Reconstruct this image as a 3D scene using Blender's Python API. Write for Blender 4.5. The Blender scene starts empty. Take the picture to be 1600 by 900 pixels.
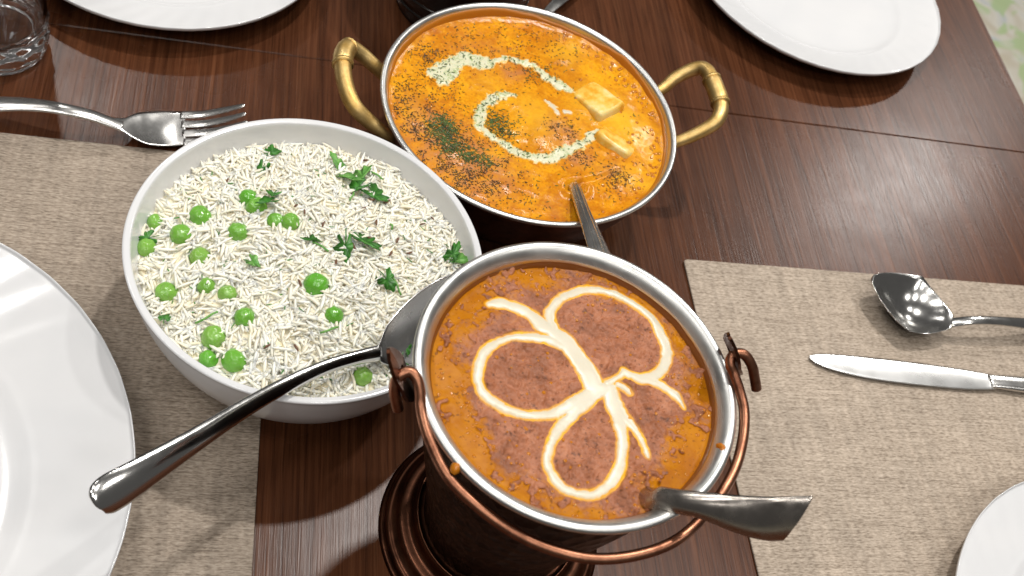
import bpy, bmesh, math, random
import numpy as np
from mathutils import Vector, Matrix, Euler

random.seed(7); rng = np.random.default_rng(7)
PI = math.pi
SC = bpy.context.scene
COL = SC.collection

# ------------------------------------------------------------------ camera
FPX, PITCH, ROLL, CAMH, YAW = 1719.83, 0.88897, 0.40809, 0.53022, 0.40806
cam = bpy.data.cameras.new("camera"); camo = bpy.data.objects.new("camera", cam); COL.objects.link(camo)
camo.matrix_world = Matrix.Translation((0, 0, CAMH)) @ Matrix.Rotation(PI/2 - PITCH, 4, 'X') @ Matrix.Rotation(ROLL, 4, 'Z')
cam.sensor_width = 36.0; cam.lens = 36.0*FPX/1600.0
cam.clip_start = 0.01; cam.clip_end = 50
cam.dof.use_dof = True; cam.dof.focus_distance = 0.56; cam.dof.aperture_fstop = 16
SC.camera = camo

# ------------------------------------------------------------------ world, lamps, exposure
W = bpy.data.worlds.new("World"); SC.world = W; W.use_nodes = True
bg = W.node_tree.nodes["Background"]; bg.inputs[0].default_value = (1.0, 0.97, 0.93, 1); bg.inputs[1].default_value = 0.085
def lamp(name, loc, power, size, shape='DISK', sy=None, col=(1, .97, .93), aim=(0, .45, 0)):
    l = bpy.data.lights.new(name, 'AREA'); l.shape = shape; l.size = size
    if sy: l.size_y = sy
    l.energy = power; l.color = col
    o = bpy.data.objects.new(name, l); COL.objects.link(o); o.location = loc
    d = Vector(aim) - Vector(loc); o.rotation_euler = d.to_track_quat('-Z', 'Y').to_euler()
    return o
lamp("ceiling_downlight", (0.02, 1.34, 2.3), 27, .10)
lamp("ceiling_downlight", (1.25, 3.60, 2.4), 30, .14)
lamp("ceiling_downlight", (0.78, 1.28, 2.3), 11, .10)
lamp("ceiling_downlight", (-1.75, 2.45, 2.4), 12, .14)
for fx, fy in ((-1.5, -.2), (-.5, -.5), (.6, -.3), (1.7, .1), (-1.0, -1.5), (.2, -1.7), (1.3, -1.4), (-2.0, .9)):
    lamp("fill_lamp", (fx, fy, 2.5), 7.5, .42)  # added unseen fill lamps: soften the shade, give the metal something to reflect
SC.view_settings.view_transform = 'Standard'; SC.view_settings.look = 'None'
SC.view_settings.gamma = 1.0; SC.view_settings.exposure = 0.0
SC.render.engine = 'CYCLES'
SC.cycles.max_bounces = 10; SC.cycles.transmission_bounces = 10; SC.cycles.caustics_reflective = False
SC.cycles.use_denoising = True; SC.cycles.sample_clamp_indirect = 6

# ------------------------------------------------------------------ helpers
def at(px, py, z=0.0):
    """point at height z seen at pixel (px,py) of the 1600x900 photograph"""
    x, y = (px-800)/FPX, -(py-450)/FPX
    c, s = math.cos(ROLL), math.sin(ROLL)
    x, y = c*x - s*y, s*x + c*y
    d = Vector((x, math.cos(PITCH) + y*math.sin(PITCH), -math.sin(PITCH) + y*math.cos(PITCH)))
    t = (z - CAMH)/d.z
    return Vector((d.x*t, d.y*t, z))

def mesh(name, V, F, mat=None, parent=None, smooth=True, recalc=True):
    me = bpy.data.meshes.new(name)
    if isinstance(V, np.ndarray): V = V.tolist()
    if isinstance(F, np.ndarray): F = F.tolist()
    me.from_pydata(V, [], F); me.update()
    if recalc:
        bm = bmesh.new(); bm.from_mesh(me); bmesh.ops.recalc_face_normals(bm, faces=bm.faces); bm.to_mesh(me); bm.free()
    if smooth: me.polygons.foreach_set('use_smooth', [True]*len(me.polygons))
    o = bpy.data.objects.new(name, me); COL.objects.link(o)
    if mat: me.materials.append(mat)
    if parent: o.parent = parent
    return o
def empty(name, loc=(0, 0, 0), rz=0):
    o = bpy.data.objects.new(name, None); COL.objects.link(o); o.empty_display_size = .02
    o.location = loc; o.rotation_euler = (0, 0, rz); return o
def tag(o, label=None, cat=None, group=None, kind=None):
    if label: o['label'] = label
    if cat: o['category'] = cat
    if group: o['group'] = group
    if kind: o['kind'] = kind
    return o
def copy_tree(o, parent=None):
    c = o.copy(); COL.objects.link(c)
    if parent: c.parent = parent
    for ch in list(o.children): copy_tree(ch, c)
    return c
def rings_faces(nr, ns, closed_u=True, cap0=False, cap1=False, base=0):
    F = []
    for i in range(nr-1):
        for j in range(ns if closed_u else ns-1):
            a = base+i*ns+j; b = base+i*ns+(j+1) % ns
            F.append((a, b, b+ns, a+ns))
    if cap0: F.append(tuple(base+j for j in reversed(range(ns))))
    if cap1: F.append(tuple(base+(nr-1)*ns+j for j in range(ns)))
    return F
def lathe(name, prof, mat, parent=None, seg=128, fn=None, smooth=True):
    """prof: list of (r,z) from the axis or any ring on; fn(theta,r,z,i)->(r,z)"""
    V = []
    for i, (r, z) in enumerate(prof):
        for j in range(seg):
            t = 2*PI*j/seg
            rr, zz = fn(t, r, z, i) if fn else (r, z)
            V.append((rr*math.cos(t), rr*math.sin(t), zz))
    F = rings_faces(len(prof), seg, True, prof[0][0] < 1e-3 or False, prof[-1][0] < 1e-3 or False)
    return mesh(name, V, F, mat, parent, smooth)
def smooth_prof(P, n=6):
    """Catmull-Rom through points of any dimension"""
    P = [np.array(p, float) for p in P]; out = []
    for i in range(len(P)-1):
        p0 = P[max(i-1, 0)]; p1 = P[i]; p2 = P[i+1]; p3 = P[min(i+2, len(P)-1)]
        for k in range(n):
            t = k/n
            out.append(.5*((2*p1)+(-p0+p2)*t+(2*p0-5*p1+4*p2-p3)*t*t+(-p0+3*p1-3*p2+p3)*t**3))
    out.append(P[-1]); return out
def tube_vf(pts, rad, seg=12, base=0):
    pts = [Vector(p) for p in pts]; n = len(pts); V = []
    T = [(pts[min(i+1, n-1)]-pts[max(i-1, 0)]).normalized() for i in range(n)]
    up = Vector((0, 0, 1)) if abs(T[0].z) < .9 else Vector((1, 0, 0))
    N = (up - T[0]*up.dot(T[0])).normalized()
    for i in range(n):
        N = (N - T[i]*N.dot(T[i])).normalized(); Bn = T[i].cross(N)
        r = rad[i] if hasattr(rad, '__len__') else rad
        for j in range(seg):
            a = 2*PI*j/seg
            V.append(tuple(pts[i]+(N*math.cos(a)+Bn*math.sin(a))*r))
    return V, rings_faces(n, seg, True, True, True, base)
def tube(name, pts, rad, mat, parent=None, seg=14):
    V, F = tube_vf(pts, rad, seg); return mesh(name, V, F, mat, parent)
# smooth lattice noise for vertices
_tab = np.random.default_rng(3).random((64, 64, 8))
def vnoise(x, y, k=0):
    xi = np.floor(x).astype(int); yi = np.floor(y).astype(int); fx = x-xi; fy = y-yi
    fx = fx*fx*(3-2*fx); fy = fy*fy*(3-2*fy); T = _tab[:, :, k % 8]
    a = T[xi % 64, yi % 64]; b = T[(xi+1) % 64, yi % 64]; c = T[xi % 64, (yi+1) % 64]; d = T[(xi+1) % 64, (yi+1) % 64]
    return (a*(1-fx)+b*fx)*(1-fy)+(c*(1-fx)+d*fx)*fy - .5
def fbm(x, y, s, oct=3, k=0):
    v = 0; a = 1.0; c, q = math.cos(.7+k), math.sin(.7+k); x, y = c*x-q*y, q*x+c*y
    for o in range(oct):
        v = v + a*vnoise(x*s+17.3*o, y*s+9.1*o, k+o); s *= 2.03; a *= .5
        x, y = .8*x-.6*y, .6*x+.8*y
    return v
def disc_grid(n, R):
    """square grid mapped onto a disc (even cells, smooth rim)"""
    u = np.linspace(-1, 1, n); a, b = np.meshgrid(u, u, indexing='ij')
    with np.errstate(divide='ignore', invalid='ignore'):
        m = np.abs(a) > np.abs(b)
        r = np.where(m, a, b); ph = np.where(m, (PI/4)*(b/np.where(a == 0, 1, a)), PI/2-(PI/4)*(a/np.where(b == 0, 1, b)))
    r = np.where((a == 0) & (b == 0), 0, r)
    x = (r*np.cos(ph)*R).ravel(); y = (r*np.sin(ph)*R).ravel()
    i, j = np.meshgrid(np.arange(n-1), np.arange(n-1), indexing='ij'); i = i.ravel(); j = j.ravel()
    F = np.stack([i*n+j, (i+1)*n+j, (i+1)*n+j+1, i*n+j+1], 1)
    return x, y, F
def box_vf(x0, x1, y0, y1, z0, z1, bev=.0):
    b = bev
    V = [(x0+b, y0+b, z0), (x1-b, y0+b, z0), (x1-b, y1-b, z0), (x0+b, y1-b, z0),
         (x0, y0, z0+b), (x1, y0, z0+b), (x1, y1, z0+b), (x0, y1, z0+b),
         (x0, y0, z1-b), (x1, y0, z1-b), (x1, y1, z1-b), (x0, y1, z1-b),
         (x0+b, y0+b, z1), (x1-b, y0+b, z1), (x1-b, y1-b, z1), (x0+b, y1-b, z1)]
    return V, rings_faces(4, 4, True, True, True)
def stroke_dist(x, y, strokes, wob=0):
    """signed distance (negative inside) to round strokes: list of polylines of (x,y,halfwidth)"""
    D = np.full(x.shape, 1.0)
    for st in strokes:
        st = smooth_prof(st, 4) if len(st) > 2 else st
        for p, q in zip(st[:-1], st[1:]):
            px, py, pw = p; qx, qy, qw = q; dx, dy = qx-px, qy-py; L2 = dx*dx+dy*dy+1e-12
            t = np.clip(((x-px)*dx+(y-py)*dy)/L2, 0, 1)
            d = np.hypot(x-px-t*dx, y-py-t*dy)-(pw+(qw-pw)*t)
            D = np.minimum(D, d)
    return D

# ------------------------------------------------------------------ materials
class NT:
    def __init__(s, name):
        s.m = bpy.data.materials.new(name); s.m.use_nodes = True; s.t = s.m.node_tree
        s.b = s.t.nodes['Principled BSDF']; s.out = s.t.nodes['Material Output']; s._c = {}
    def n(s, typ, **kw):
        nd = s.t.nodes.new(typ)
        for k, v in kw.items():
            if k.startswith('_'): setattr(nd, k[1:], v)
            else: nd.inputs[k.replace('__', ' ')].default_value = v
        return nd
    def l(s, a, b): s.t.links.new(a, b)
    def obj(s):
        if 'tc' not in s._c: s._c['tc'] = s.n('ShaderNodeTexCoord')
        return s._c['tc'].outputs['Object']
    def mp(s, scale, rot=(0, 0, 0), src=None):
        m = s.n('ShaderNodeMapping'); m.inputs['Scale'].default_value = scale; m.inputs['Rotation'].default_value = rot
        s.l(src or s.obj(), m.inputs['Vector']); return m.outputs[0]
    def noise(s, vec=None, scale=5, detail=4, rough=.5, dist=0):
        nd = s.n('ShaderNodeTexNoise', Scale=scale, Detail=detail, Roughness=rough, Distortion=dist)
        s.l(vec or s.obj(), nd.inputs['Vector']); return nd.outputs[0]
    def ramp(s, fac, stops):
        r = s.n('ShaderNodeValToRGB'); e = r.color_ramp.elements
        while len(e) < len(stops): e.new(.5)
        for el, (p, c) in zip(e, stops):
            el.position = p; el.color = (c, c, c, 1) if not hasattr(c, '__len__') else (*c, 1)
        s.l(fac, r.inputs[0]); return r.outputs[0]
    def mix(s, fac, a, b, mode='MIX'):
        m = s.n('ShaderNodeMix', _data_type='RGBA', _blend_type=mode)
        for sock, v in ((m.inputs[0], fac), (m.inputs[6], a), (m.inputs[7], b)):
            if isinstance(v, bpy.types.NodeSocket): s.l(v, sock)
            elif hasattr(v, '__len__'): sock.default_value = (*v, 1)
            else: sock.default_value = v
        return m.outputs[2]
    def math(s, op, a, b=0.0):
        m = s.n('ShaderNodeMath', _operation=op)
        for sock, v in ((m.inputs[0], a), (m.inputs[1], b)):
            if isinstance(v, bpy.types.NodeSocket): s.l(v, sock)
            else: sock.default_value = v
        return m.outputs[0]
    def bump(s, h, strength=.3, dist=.001, prev=None):
        b = s.n('ShaderNodeBump', Strength=strength, Distance=dist); s.l(h, b.inputs['Height'])
        if prev: s.l(prev, b.inputs['Normal'])
        s.l(b.outputs[0], s.b.inputs['Normal']); return b.outputs[0]
    def set(s, **kw):
        for k, v in kw.items():
            sock = s.b.inputs[k.replace('__', ' ')]
            if isinstance(v, bpy.types.NodeSocket): s.l(v, sock)
            elif hasattr(v, '__len__') and len(v) == 3 and sock.type == 'RGBA': sock.default_value = (*v, 1)
            else: sock.default_value = v
        return s
def simple(name, col, rough=.5, **kw): return NT(name).set(Base__Color=col, Roughness=rough, **kw).m

def make_wood():
    t = NT('dark_wood')
    v = t.mp((420, 8, 60)); fine = t.noise(v, 1, 5, .6, .4)
    v2 = t.mp((60, 1.6, 20)); broad = t.noise(v2, 1, 4, .55, 1.0)
    v3 = t.mp((1000, 20, 100)); pore = t.noise(v3, 1, 3, .6)
    c = t.ramp(fine, [(.28, (.050, .0158, .0064)), (.5, (.092, .0315, .0130)), (.74, (.138, .052, .0225))])
    c2 = t.ramp(broad, [(.3, .62), (.7, 1.15)])
    c = t.mix(1.0, c, c2, 'MULTIPLY')
    p = t.ramp(pore, [(.34, .40), (.46, 1.0)])
    c = t.mix(.7, c, p, 'MULTIPLY')
    smudge = t.noise(t.mp((9, 9, 9)), 1, 4, .6)
    r = t.ramp(smudge, [(.3, .23), (.7, .31)])
    t.set(Base__Color=c, Roughness=r, Specular__IOR__Level=.18)
    t.bump(t.math('ADD', fine, t.math('MULTIPLY', pore, .6)), .16, .0006)
    return t.m
def make_mat(name, tint=1.0):
    t = NT(name)
    dash = t.noise(t.mp((330, 1150, 100)), 1, 2, .5, .3)
    thr = t.noise(t.mp((36, 820, 100)), 1, 2, .5, .1)
    col = t.noise(t.mp((210, 9, 10)), 1, 3, .6); bl = t.noise(t.mp((14, 30, 10)), 1, 3, .6)
    f = t.math('ADD', t.math('MULTIPLY', dash, .66), t.math('MULTIPLY', thr, .34))
    c = t.ramp(f, [(.34, (.235*tint, .182*tint, .134*tint)), (.50, (.42*tint, .340*tint, .265*tint)), (.66, (.57*tint, .475*tint, .380*tint))])
    k = t.ramp(t.math('ADD', t.math('MULTIPLY', col, .6), t.math('MULTIPLY', bl, .4)), [(.36, .82), (.60, 1.06)])
    c = t.mix(1.0, c, k, 'MULTIPLY')
    t.set(Base__Color=c, Roughness=.62, Specular__IOR__Level=.3)
    t.bump(f, .7, .0012)
    return t.m
def make_steel(name, col=(.62, .61, .59), rough=.22, bmp=.05, brush=None, scr=.05):
    t = NT(name)
    v = t.mp(brush or (60, 60, 60)); n = t.noise(v, 1, 4, .65)
    r = t.ramp(n, [(.3, max(rough-scr, .03)), (.7, rough+scr)])
    t.set(Base__Color=col, Metallic=1.0, Roughness=r)
    (bmp and t.bump(n, bmp, .0005))
    return t.m
def make_hammered():
    t = NT('dark_hammered_copper')
    vo = t.n('ShaderNodeTexVoronoi', Scale=150.0); t.l(t.mp((1, 1, .6)), vo.inputs['Vector'])
    n = t.noise(t.mp((60, 60, 60)), 1, 4, .6)
    c = t.ramp(n, [(.35, (.007, .0045, .0035)), (.7, (.034, .018, .012))])
    t.set(Base__Color=c, Metallic=1.0, Roughness=t.ramp(n, [(.3, .26), (.7, .45)]))
    t.bump(vo.outputs['Distance'], .6, .003)
    return t.m
def make_copper(name, a, b, rough):
    t = NT(name); n = t.noise(t.mp((90, 90, 90)), 1, 5, .65)
    t.set(Base__Color=t.ramp(n, [(.3, a), (.65, b)]), Metallic=1.0, Roughness=t.ramp(n, [(.3, rough+.1), (.7, rough)]))
    t.bump(n, .12, .0006); return t.m
def make_curry():
    t = NT('orange_curry')
    at_ = t.n('ShaderNodeAttribute', _attribute_name='mask')      # r: pale sauce over paneer, g: brown oily specks
    sp = t.n('ShaderNodeSeparateColor'); t.l(at_.outputs['Color'], sp.inputs[0])
    a = t.noise(t.mp((38, 38, 38)), 1, 5, .6, .6); b = t.noise(t.mp((130, 130, 130)), 1, 4, .6, .4)
    c = t.ramp(a, [(.3, (.50, .150, .004)), (.5, (.72, .285, .006)), (.7, (.83, .40, .011))])
    c = t.mix(t.ramp(b, [(.48, 0.0), (.70, .6)]), c, (.44, .115, .004))
    g2 = t.noise(t.mp((520, 520, 520)), 1, 4, .7)
    c = t.mix(t.ramp(g2, [(.50, 0.0), (.66, .55)]), c, (.40, .105, .006))
    c = t.mix(t.ramp(g2, [(.30, .45), (.44, 0.0)]), c, (.86, .44, .05))
    c = t.mix(sp.outputs[0], c, (.88, .50, .035))
    c = t.mix(t.math('MULTIPLY', sp.outputs[1], t.ramp(b, [(.3, .3), (.6, 1.0)])), c, (.52, .215, .075))
    t.set(Base__Color=c, Roughness=.18, Specular__IOR__Level=.30, Subsurface__Weight=.12, Subsurface__Radius=(.004, .0015, .0005), Subsurface__Scale=1.0)
    t.bump(t.math('ADD', t.noise(t.mp((260, 260, 260)), 1, 4, .65), t.math('MULTIPLY', g2, .4)), .22, .0009)
    return t.m
def make_dal():
    t = NT('brown_lentil_dal')
    at_ = t.n('ShaderNodeAttribute', _attribute_name='mask')      # r: butter halo, g: orange oil
    sp = t.n('ShaderNodeSeparateColor'); t.l(at_.outputs['Color'], sp.inputs[0])
    a = t.noise(t.mp((90, 90, 90)), 1, 6, .65, .3); b = t.noise(t.mp((300, 300, 300)), 1, 4, .65)
    c = t.ramp(a, [(.3, (.225, .078, .034)), (.5, (.36, .130, .060)), (.7, (.49, .200, .102))])
    c = t.mix(t.ramp(b, [(.30, .75), (.42, 0.0)]), c, (.085, .030, .016))
    oil = t.mix(t.ramp(a, [(.35, 0.0), (.7, 1.0)]), (.38, .118, .003), (.53, .200, .005))
    g = t.ramp(t.math('ADD', sp.outputs[1], t.math('ADD', t.math('MULTIPLY', t.math('SUBTRACT', a, .5), 1.3), t.math('MULTIPLY', t.math('SUBTRACT', b, .5), .8))), [(.30, 0.0), (.72, 1.0)])
    c = t.mix(g, c, oil)
    c = t.mix(t.ramp(t.noise(t.mp((520, 520, 520)), 1, 2, .6), [(.30, .7), (.38, 0.0)]), c, (.10, .030, .006))
    c = t.mix(sp.outputs[0], c, (.93, .45, .010))
    t.set(Base__Color=c, Roughness=t.mix(g, (.44, .44, .44), (.34, .34, .34)), Specular__IOR__Level=t.mix(g, (.30, .30, .30), (.06, .06, .06)))
    t.bump(t.math('MULTIPLY', b, t.math('SUBTRACT', 1.0, t.math('MULTIPLY', g, .85))), .6, .0012, None)
    return t.m
def make_cream(name, col=(.63, .575, .44), herb=False):
    t = NT(name); at_ = t.n('ShaderNodeAttribute', _attribute_name='mask')
    sp = t.n('ShaderNodeSeparateColor'); t.l(at_.outputs['Color'], sp.inputs[0])
    if herb:
        n = t.noise(t.mp((170, 170, 170)), 1, 3, .6); n2 = t.noise(t.mp((900, 900, 900)), 1, 3, .7)
        k = t.math('MULTIPLY', t.ramp(n, [(.42, .08), (.6, .95)]), t.ramp(n2, [(.42, 0.0), (.62, .9)]))
        col = t.mix(k, col, (.20, .32, .055))
    c = t.mix(sp.outputs[0], col, (.93, .47, .012))
    t.set(Base__Color=c, Roughness=.33, Subsurface__Weight=.2, Subsurface__Radius=(.0015, .001, .0006), Subsurface__Scale=1.0)
    return t.m
def make_rice():
    t = NT('white_rice'); at_ = t.n('ShaderNodeAttribute', _attribute_name='tone')
    t.set(Base__Color=at_.outputs['Color'], Roughness=.34, Subsurface__Weight=.7, Subsurface__Radius=(.0010, .0009, .0008), Subsurface__Scale=1.0)
    return t.m
def make_pea():
    t = NT('green_pea'); oi = t.n('ShaderNodeObjectInfo'); n = t.noise(t.mp((260, 260, 260)), 1, 4, .6)
    c = t.ramp(n, [(.36, (.055, .27, .010)), (.52, (.115, .41, .028)), (.7, (.30, .60, .12))])
    c = t.mix(oi.outputs['Random'], c, t.mix(1.0, c, (1.9, 1.12, 2.2), 'MULTIPLY'))
    t.set(Base__Color=c, Roughness=.13, Specular__IOR__Level=.7, Subsurface__Weight=.2, Subsurface__Radius=(.0006, .0012, .0004), Subsurface__Scale=1.0)
    t.bump(t.noise(t.mp((1.6, 1.6, 1.6)), 1, 3, .6), .10, .15)
    return t.m
def make_leaf(name, a, b):
    t = NT(name); n = t.noise(t.mp((230, 230, 230)), 1, 4, .6)
    t.set(Base__Color=t.ramp(n, [(.35, a), (.65, b)]), Roughness=.4, Transmission__Weight=0.0, Subsurface__Weight=.12, Subsurface__Radius=(.0006, .0016, .0004), Subsurface__Scale=1.0)
    t.bump(n, .3, .0008); return t.m
def make_ceramic():
    t = NT('white_porcelain'); n = t.noise(t.mp((30, 30, 30)), 1, 3, .5)
    t.set(Base__Color=t.ramp(n, [(.3, (.70, .705, .715)), (.7, (.735, .735, .74))]), Roughness=.16, Specular__IOR__Level=.5, Coat__Weight=.3, Coat__Roughness=.06)
    return t.m
def make_floor():
    t = NT('patterned_floor_tile')
    a = t.noise(t.mp((6.5, 6.5, 6.5)), 1, 3, .55, 1.2); b = t.noise(t.mp((9, 6, 8)), 1, 3, .5, 1.5)
    c = t.ramp(a, [(.40, (.62, .56, .44)), (.52, (.74, .71, .62)), (.62, (.52, .57, .60))])
    c = t.mix(t.ramp(b, [(.57, 0.0), (.63, .85)]), c, (.46, .60, .30))
    t.set(Base__Color=c, Roughness=.35); return t.m
def make_glass():
    t = NT('clear_glass'); t.set(Base__Color=(1, 1, 1), Roughness=0.0, IOR=1.5, Transmission__Weight=1.0); return t.m

WOOD = make_wood(); MAT_L = make_mat('woven_vinyl_taupe', .80); MAT_R = make_mat('woven_vinyl_beige', 1.0)
STEEL = make_steel('polished_steel', (.70, .69, .67), .16, .02, None, .05)
DULL = make_steel('worn_spoon_steel', (.46, .42, .38), .24, .03, (90, 90, 90), .10)
SATIN = make_steel('satin_steel', (.68, .67, .65), .25, .02, None, .05)
STEEL_LIP = make_steel('brushed_steel', (.66, .66, .64), .36, bmp=0, brush=(60, 60, 60), scr=.08)
STEEL_KNIFE = make_steel('satin_steel_blade', (.72, .72, .71), .30, 0, (20, 20, 20), .05)
HAMMER = make_hammered()
COPPER = make_copper('copper_wire', (.14, .054, .031), (.43, .195, .115), .32)
DARKCOP = make_copper('tarnished_copper', (.045, .019, .012), (.17, .070, .040), .30)
BRASS = make_copper('aged_brass', (.50, .31, .085), (.78, .56, .24), .42)
CURRY = make_curry(); DAL = make_dal(); CREAM = make_cream('pouring_cream'); CREAM2 = make_cream('herbed_cream', (.70, .68, .48), True)
RICE = make_rice(); PEA = make_pea(); CER = make_ceramic(); FLOOR = make_floor(); GLASS = make_glass()
LEAF = make_leaf('coriander_green', (.018, .105, .012), (.065, .25, .03))
LEAFP = make_leaf('pale_coriander_green', (.07, .25, .035), (.20, .44, .10))
FLECK = make_leaf('dried_herb_brown', (.045, .022, .008), (.11, .062, .018))
DILL = make_leaf('dried_herb_green', (.022, .050, .010), (.11, .19, .035))
CUMIN = make_leaf('cumin_brown', (.10, .035, .012), (.23, .10, .04))
def make_paneer():
    t = NT('sauced_paneer'); n = t.noise(t.mp((95, 95, 95)), 1, 4, .6)
    t.set(Base__Color=t.ramp(n, [(.38, (.78, .36, .02)), (.50, (.82, .54, .10)), (.66, (.84, .69, .30))]), Roughness=.3, Subsurface__Weight=.2, Subsurface__Radius=(.004, .002, .0006), Subsurface__Scale=1.0)
    t.bump(n, .3, .001); return t.m
PANEER = make_paneer()
BUBBLE = simple('oil_droplet', (.52, .18, .012), .07, Specular__IOR__Level=.8)
GRAPHITE = make_steel('dark_polished_metal', (.09, .085, .08), .15, .03, None, .05)
SMEAR = simple('dried_dal_smear', (.20, .062, .010), .3)
SMEAR2 = simple('orange_curry_smear', (.46, .155, .010), .3)
SAUCE = simple('spilled_sauce', (.52, .17, .008), .18)

# ------------------------------------------------------------------ setting: floor, table, place mats
A2 = Vector((math.cos(YAW), math.sin(YAW), 0)); B2 = Vector((-math.sin(YAW), math.cos(YAW), 0))
fl = mesh('floor', [(-6, -5, -.76), (6, -5, -.76), (6, 7, -.76), (-6, 7, -.76)], [(0, 1, 2, 3)], FLOOR, smooth=False)
tag(fl, 'pale cream tiled floor with blurred green and grey blue patches beyond the table edge', kind='structure')

table = empty('dining_table', (0, 0, 0), YAW)
tag(table, 'dark brown wooden dining table under all the dishes', 'table')
SEAM = .577
V, F = box_vf(-1.0, .6455, -.25, SEAM-.0003, -.034, 0, .0007)
o = mesh('tabletop_board', V, F, WOOD, table, False)
V, F = box_vf(-1.0, .6455, SEAM+.0003, 1.35, -.034, -.0002, .0007)
o = mesh('tabletop_board', V, F, WOOD, table, False)
for x in (-.93, .57):
    for y in (-.18, 1.28):
        V, F = box_vf(x-.03, x+.03, y-.03, y+.03, -.76, -.034, .002); mesh('table_leg', V, F, WOOD, table, False)

def placemat(u0, u1, v0, v1, rot, mat, label):
    # rounded-corner thin sheet with slightly soft edge
    pts = []
    r = .003
    for cx, cy, a0 in ((u1-r, v1-r, 0), (u0+r, v1-r, 90), (u0+r, v0+r, 180), (u1-r, v0+r, 270)):
        for k in range(5):
            a = math.radians(a0+k*22.5); pts.append((cx+r*math.cos(a), cy+r*math.sin(a)))
    n = len(pts); cx, cy = (u0+u1)/2, (v0+v1)/2
    V = []
    for z, ins in ((.0006, 0), (.0015, 0), (.0018, .0003)):
        for (x, y) in pts: V.append((x-cx-ins*np.sign(x-cx), y-cy-ins*np.sign(y-cy), z))
    F = rings_faces(3, n, True, True, True)
    c = A2*cx+B2*cy
    o = mesh('placemat', V, F, mat, None, False); o.location = c; o.rotation_euler = (0, 0, YAW+rot)
    tag(o, label, 'placemat', 'woven placemats'); return o
placemat(-.44, .0232, .165, .4765, 0, MAT_L, 'taupe woven placemat on the left under the rice bowl and large plate')
placemat(.2945, .76, .125, .4345, .020, MAT_R, 'beige woven placemat on the right holding the knife and spoon')

# ------------------------------------------------------------------ plates
def plate(cx, cy, R, H, flange, label, nfl=44, twist=2.2, phase=0):
    t = empty('plate', (cx, cy, 0))
    tag(t, label, 'plate', 'white plates with fluted rims')
    rw = R-flange
    top = [(0.0005, .0075), (rw*.5, .0075), (rw*.80, .0078), (rw*.93, .0088), (rw, .0118)]
    for k in range(1, 13):
        s = k/12; top.append((rw+(R-rw)*s*.985, .0118+(H-.0140)*(s**1.12)+0))
    edge = [(R*.996, H-.0003), (R, H-.0012), (R*.998, H-.0030), (R*.985, H-.0046)]
    under = [(R*.90, H*.62), (rw+.004, .0050), (rw-.002, .0015), (rw-.005, .0), (rw-.010, .0), (rw-.013, .0024), (.0005, .0028)]
    prof = smooth_prof(top, 2)+[np.array(e) for e in edge]+[np.array(e) for e in under]
    def fn(th, r, z, i):
        s = (r-rw)/(R-rw)
        if s > 0 and z > .008:
            amp = .00016*min(1, s*1.6)*(1-.3*s)
            w = math.cos(nfl*(th+phase)+twist*2*PI*s*.55)
            z += amp*(abs(w)**.6*(1 if w > 0 else -1))
            if s > .93: r += .00006*math.cos(nfl*(th+phase)+twist*2*PI*.55)
        return r, z
    lathe('dish', [tuple(p) for p in prof], CER, t, 352, fn)
    return t
plate(-.272, .139, .160, .030, .049, 'large white plate at the lower left under the rice spoon handle')
plate(-.3221, .5949, .110, .022, .032, 'white plate at the top left behind the fork, cut by the photo edge')
plate(.1315, .8575, .1161, .022, .032, 'white plate at the top right near the table edge with dark shadow below')
plate(.4169, .3419, .125, .022, .036, 'white plate at the lower right corner on the beige placemat')

# ------------------------------------------------------------------ rice bowl
BX, BY, BR, BH = -.1044, .3432, .0925, .070
bowl = empty('rice_bowl', (BX, BY, .0018)); tag(bowl, 'white porcelain bowl filled with rice and peas', 'bowl')
outer = [(.0005, .003), (.044, .003), (.046, .0), (.051, .0), (.0535, .0028), (.0630, .0075), (.0725, .0155), (.0805, .0280), (.0863, .0425), (.0899, .0570), (.0917, .0660)]
lip = [(.0925, .0685), (.0924, .0695), (.0914, .0700), (.0898, .0698), (.0885, .0688)]
inner = [(.0870, .063), (.0838, .053), (.079, .042), (.071, .030), (.060, .020), (.045, .012), (.025, .009), (.0005, .008)]
lathe('bowl_body', [tuple(p) for p in smooth_prof(outer+lip+inner, 4)], CER, bowl, 160)

def rice_z(x, y):
    r = np.hypot(x-BX, y-BY)/.084
    return .0588 + .0112*(1-np.clip(r, 0, 1.1)**2) + .0044*fbm(x, y, 34, 3, 1)

# peas
PEAS = [(245, 349, .0052, 'pale green pea at the far left rim with a rice grain lying across it'),
 (283, 367, .0057, 'dark green pea with a white grain stuck on top, below the highest left pea'),
 (313, 338, .0060, 'large glossy pea, highest of the peas at the left side of the bowl'),
 (388, 310, .0052, 'pea at the top of the rice peeping out behind the herb draped pea'),
 (401, 324, .0056, 'pea with dark shreds of herb draped over it'),
 (372, 363, .0056, 'round glossy pea alone below the herb draped pea'),
 (430, 345, .0044, 'small pale pea touching a darker pea on its right'),
 (454, 347, .0050, 'dark glossy pea touching a small pale pea on its left'),
 (313, 403, .0056, 'wrinkled light pea directly below the grain topped pea at the left'),
 (229, 388, .0054, 'dark split pea wedged against the left wall of the bowl'),
 (261, 457, .0056, 'light green pea with a grain leaning on it near the left wall'),
 (322, 447, .0046, 'small light pea beside a half buried dark pea'),
 (355, 459, .0046, 'dark half buried pea right of a small light pea'),
 (494, 446, .0066, 'largest lone pea in the middle of the rice'),
 (382, 497, .0055, 'dark dimpled pea alone in the lower left of the rice'),
 (334, 528, .0063, 'big smooth pea above the frontmost pair of peas'),
 (366, 564, .0064, 'frontmost big pea close to the front rim of the bowl'),
 (326, 562, .0050, 'pea squeezed between two big peas and the bowl wall'),
 (522, 493, .0048, 'hollow looking pea half buried above the spoon neck'),
 (567, 588, .0052, 'bright pea below the neck of the spoon by the front rim')]
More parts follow.
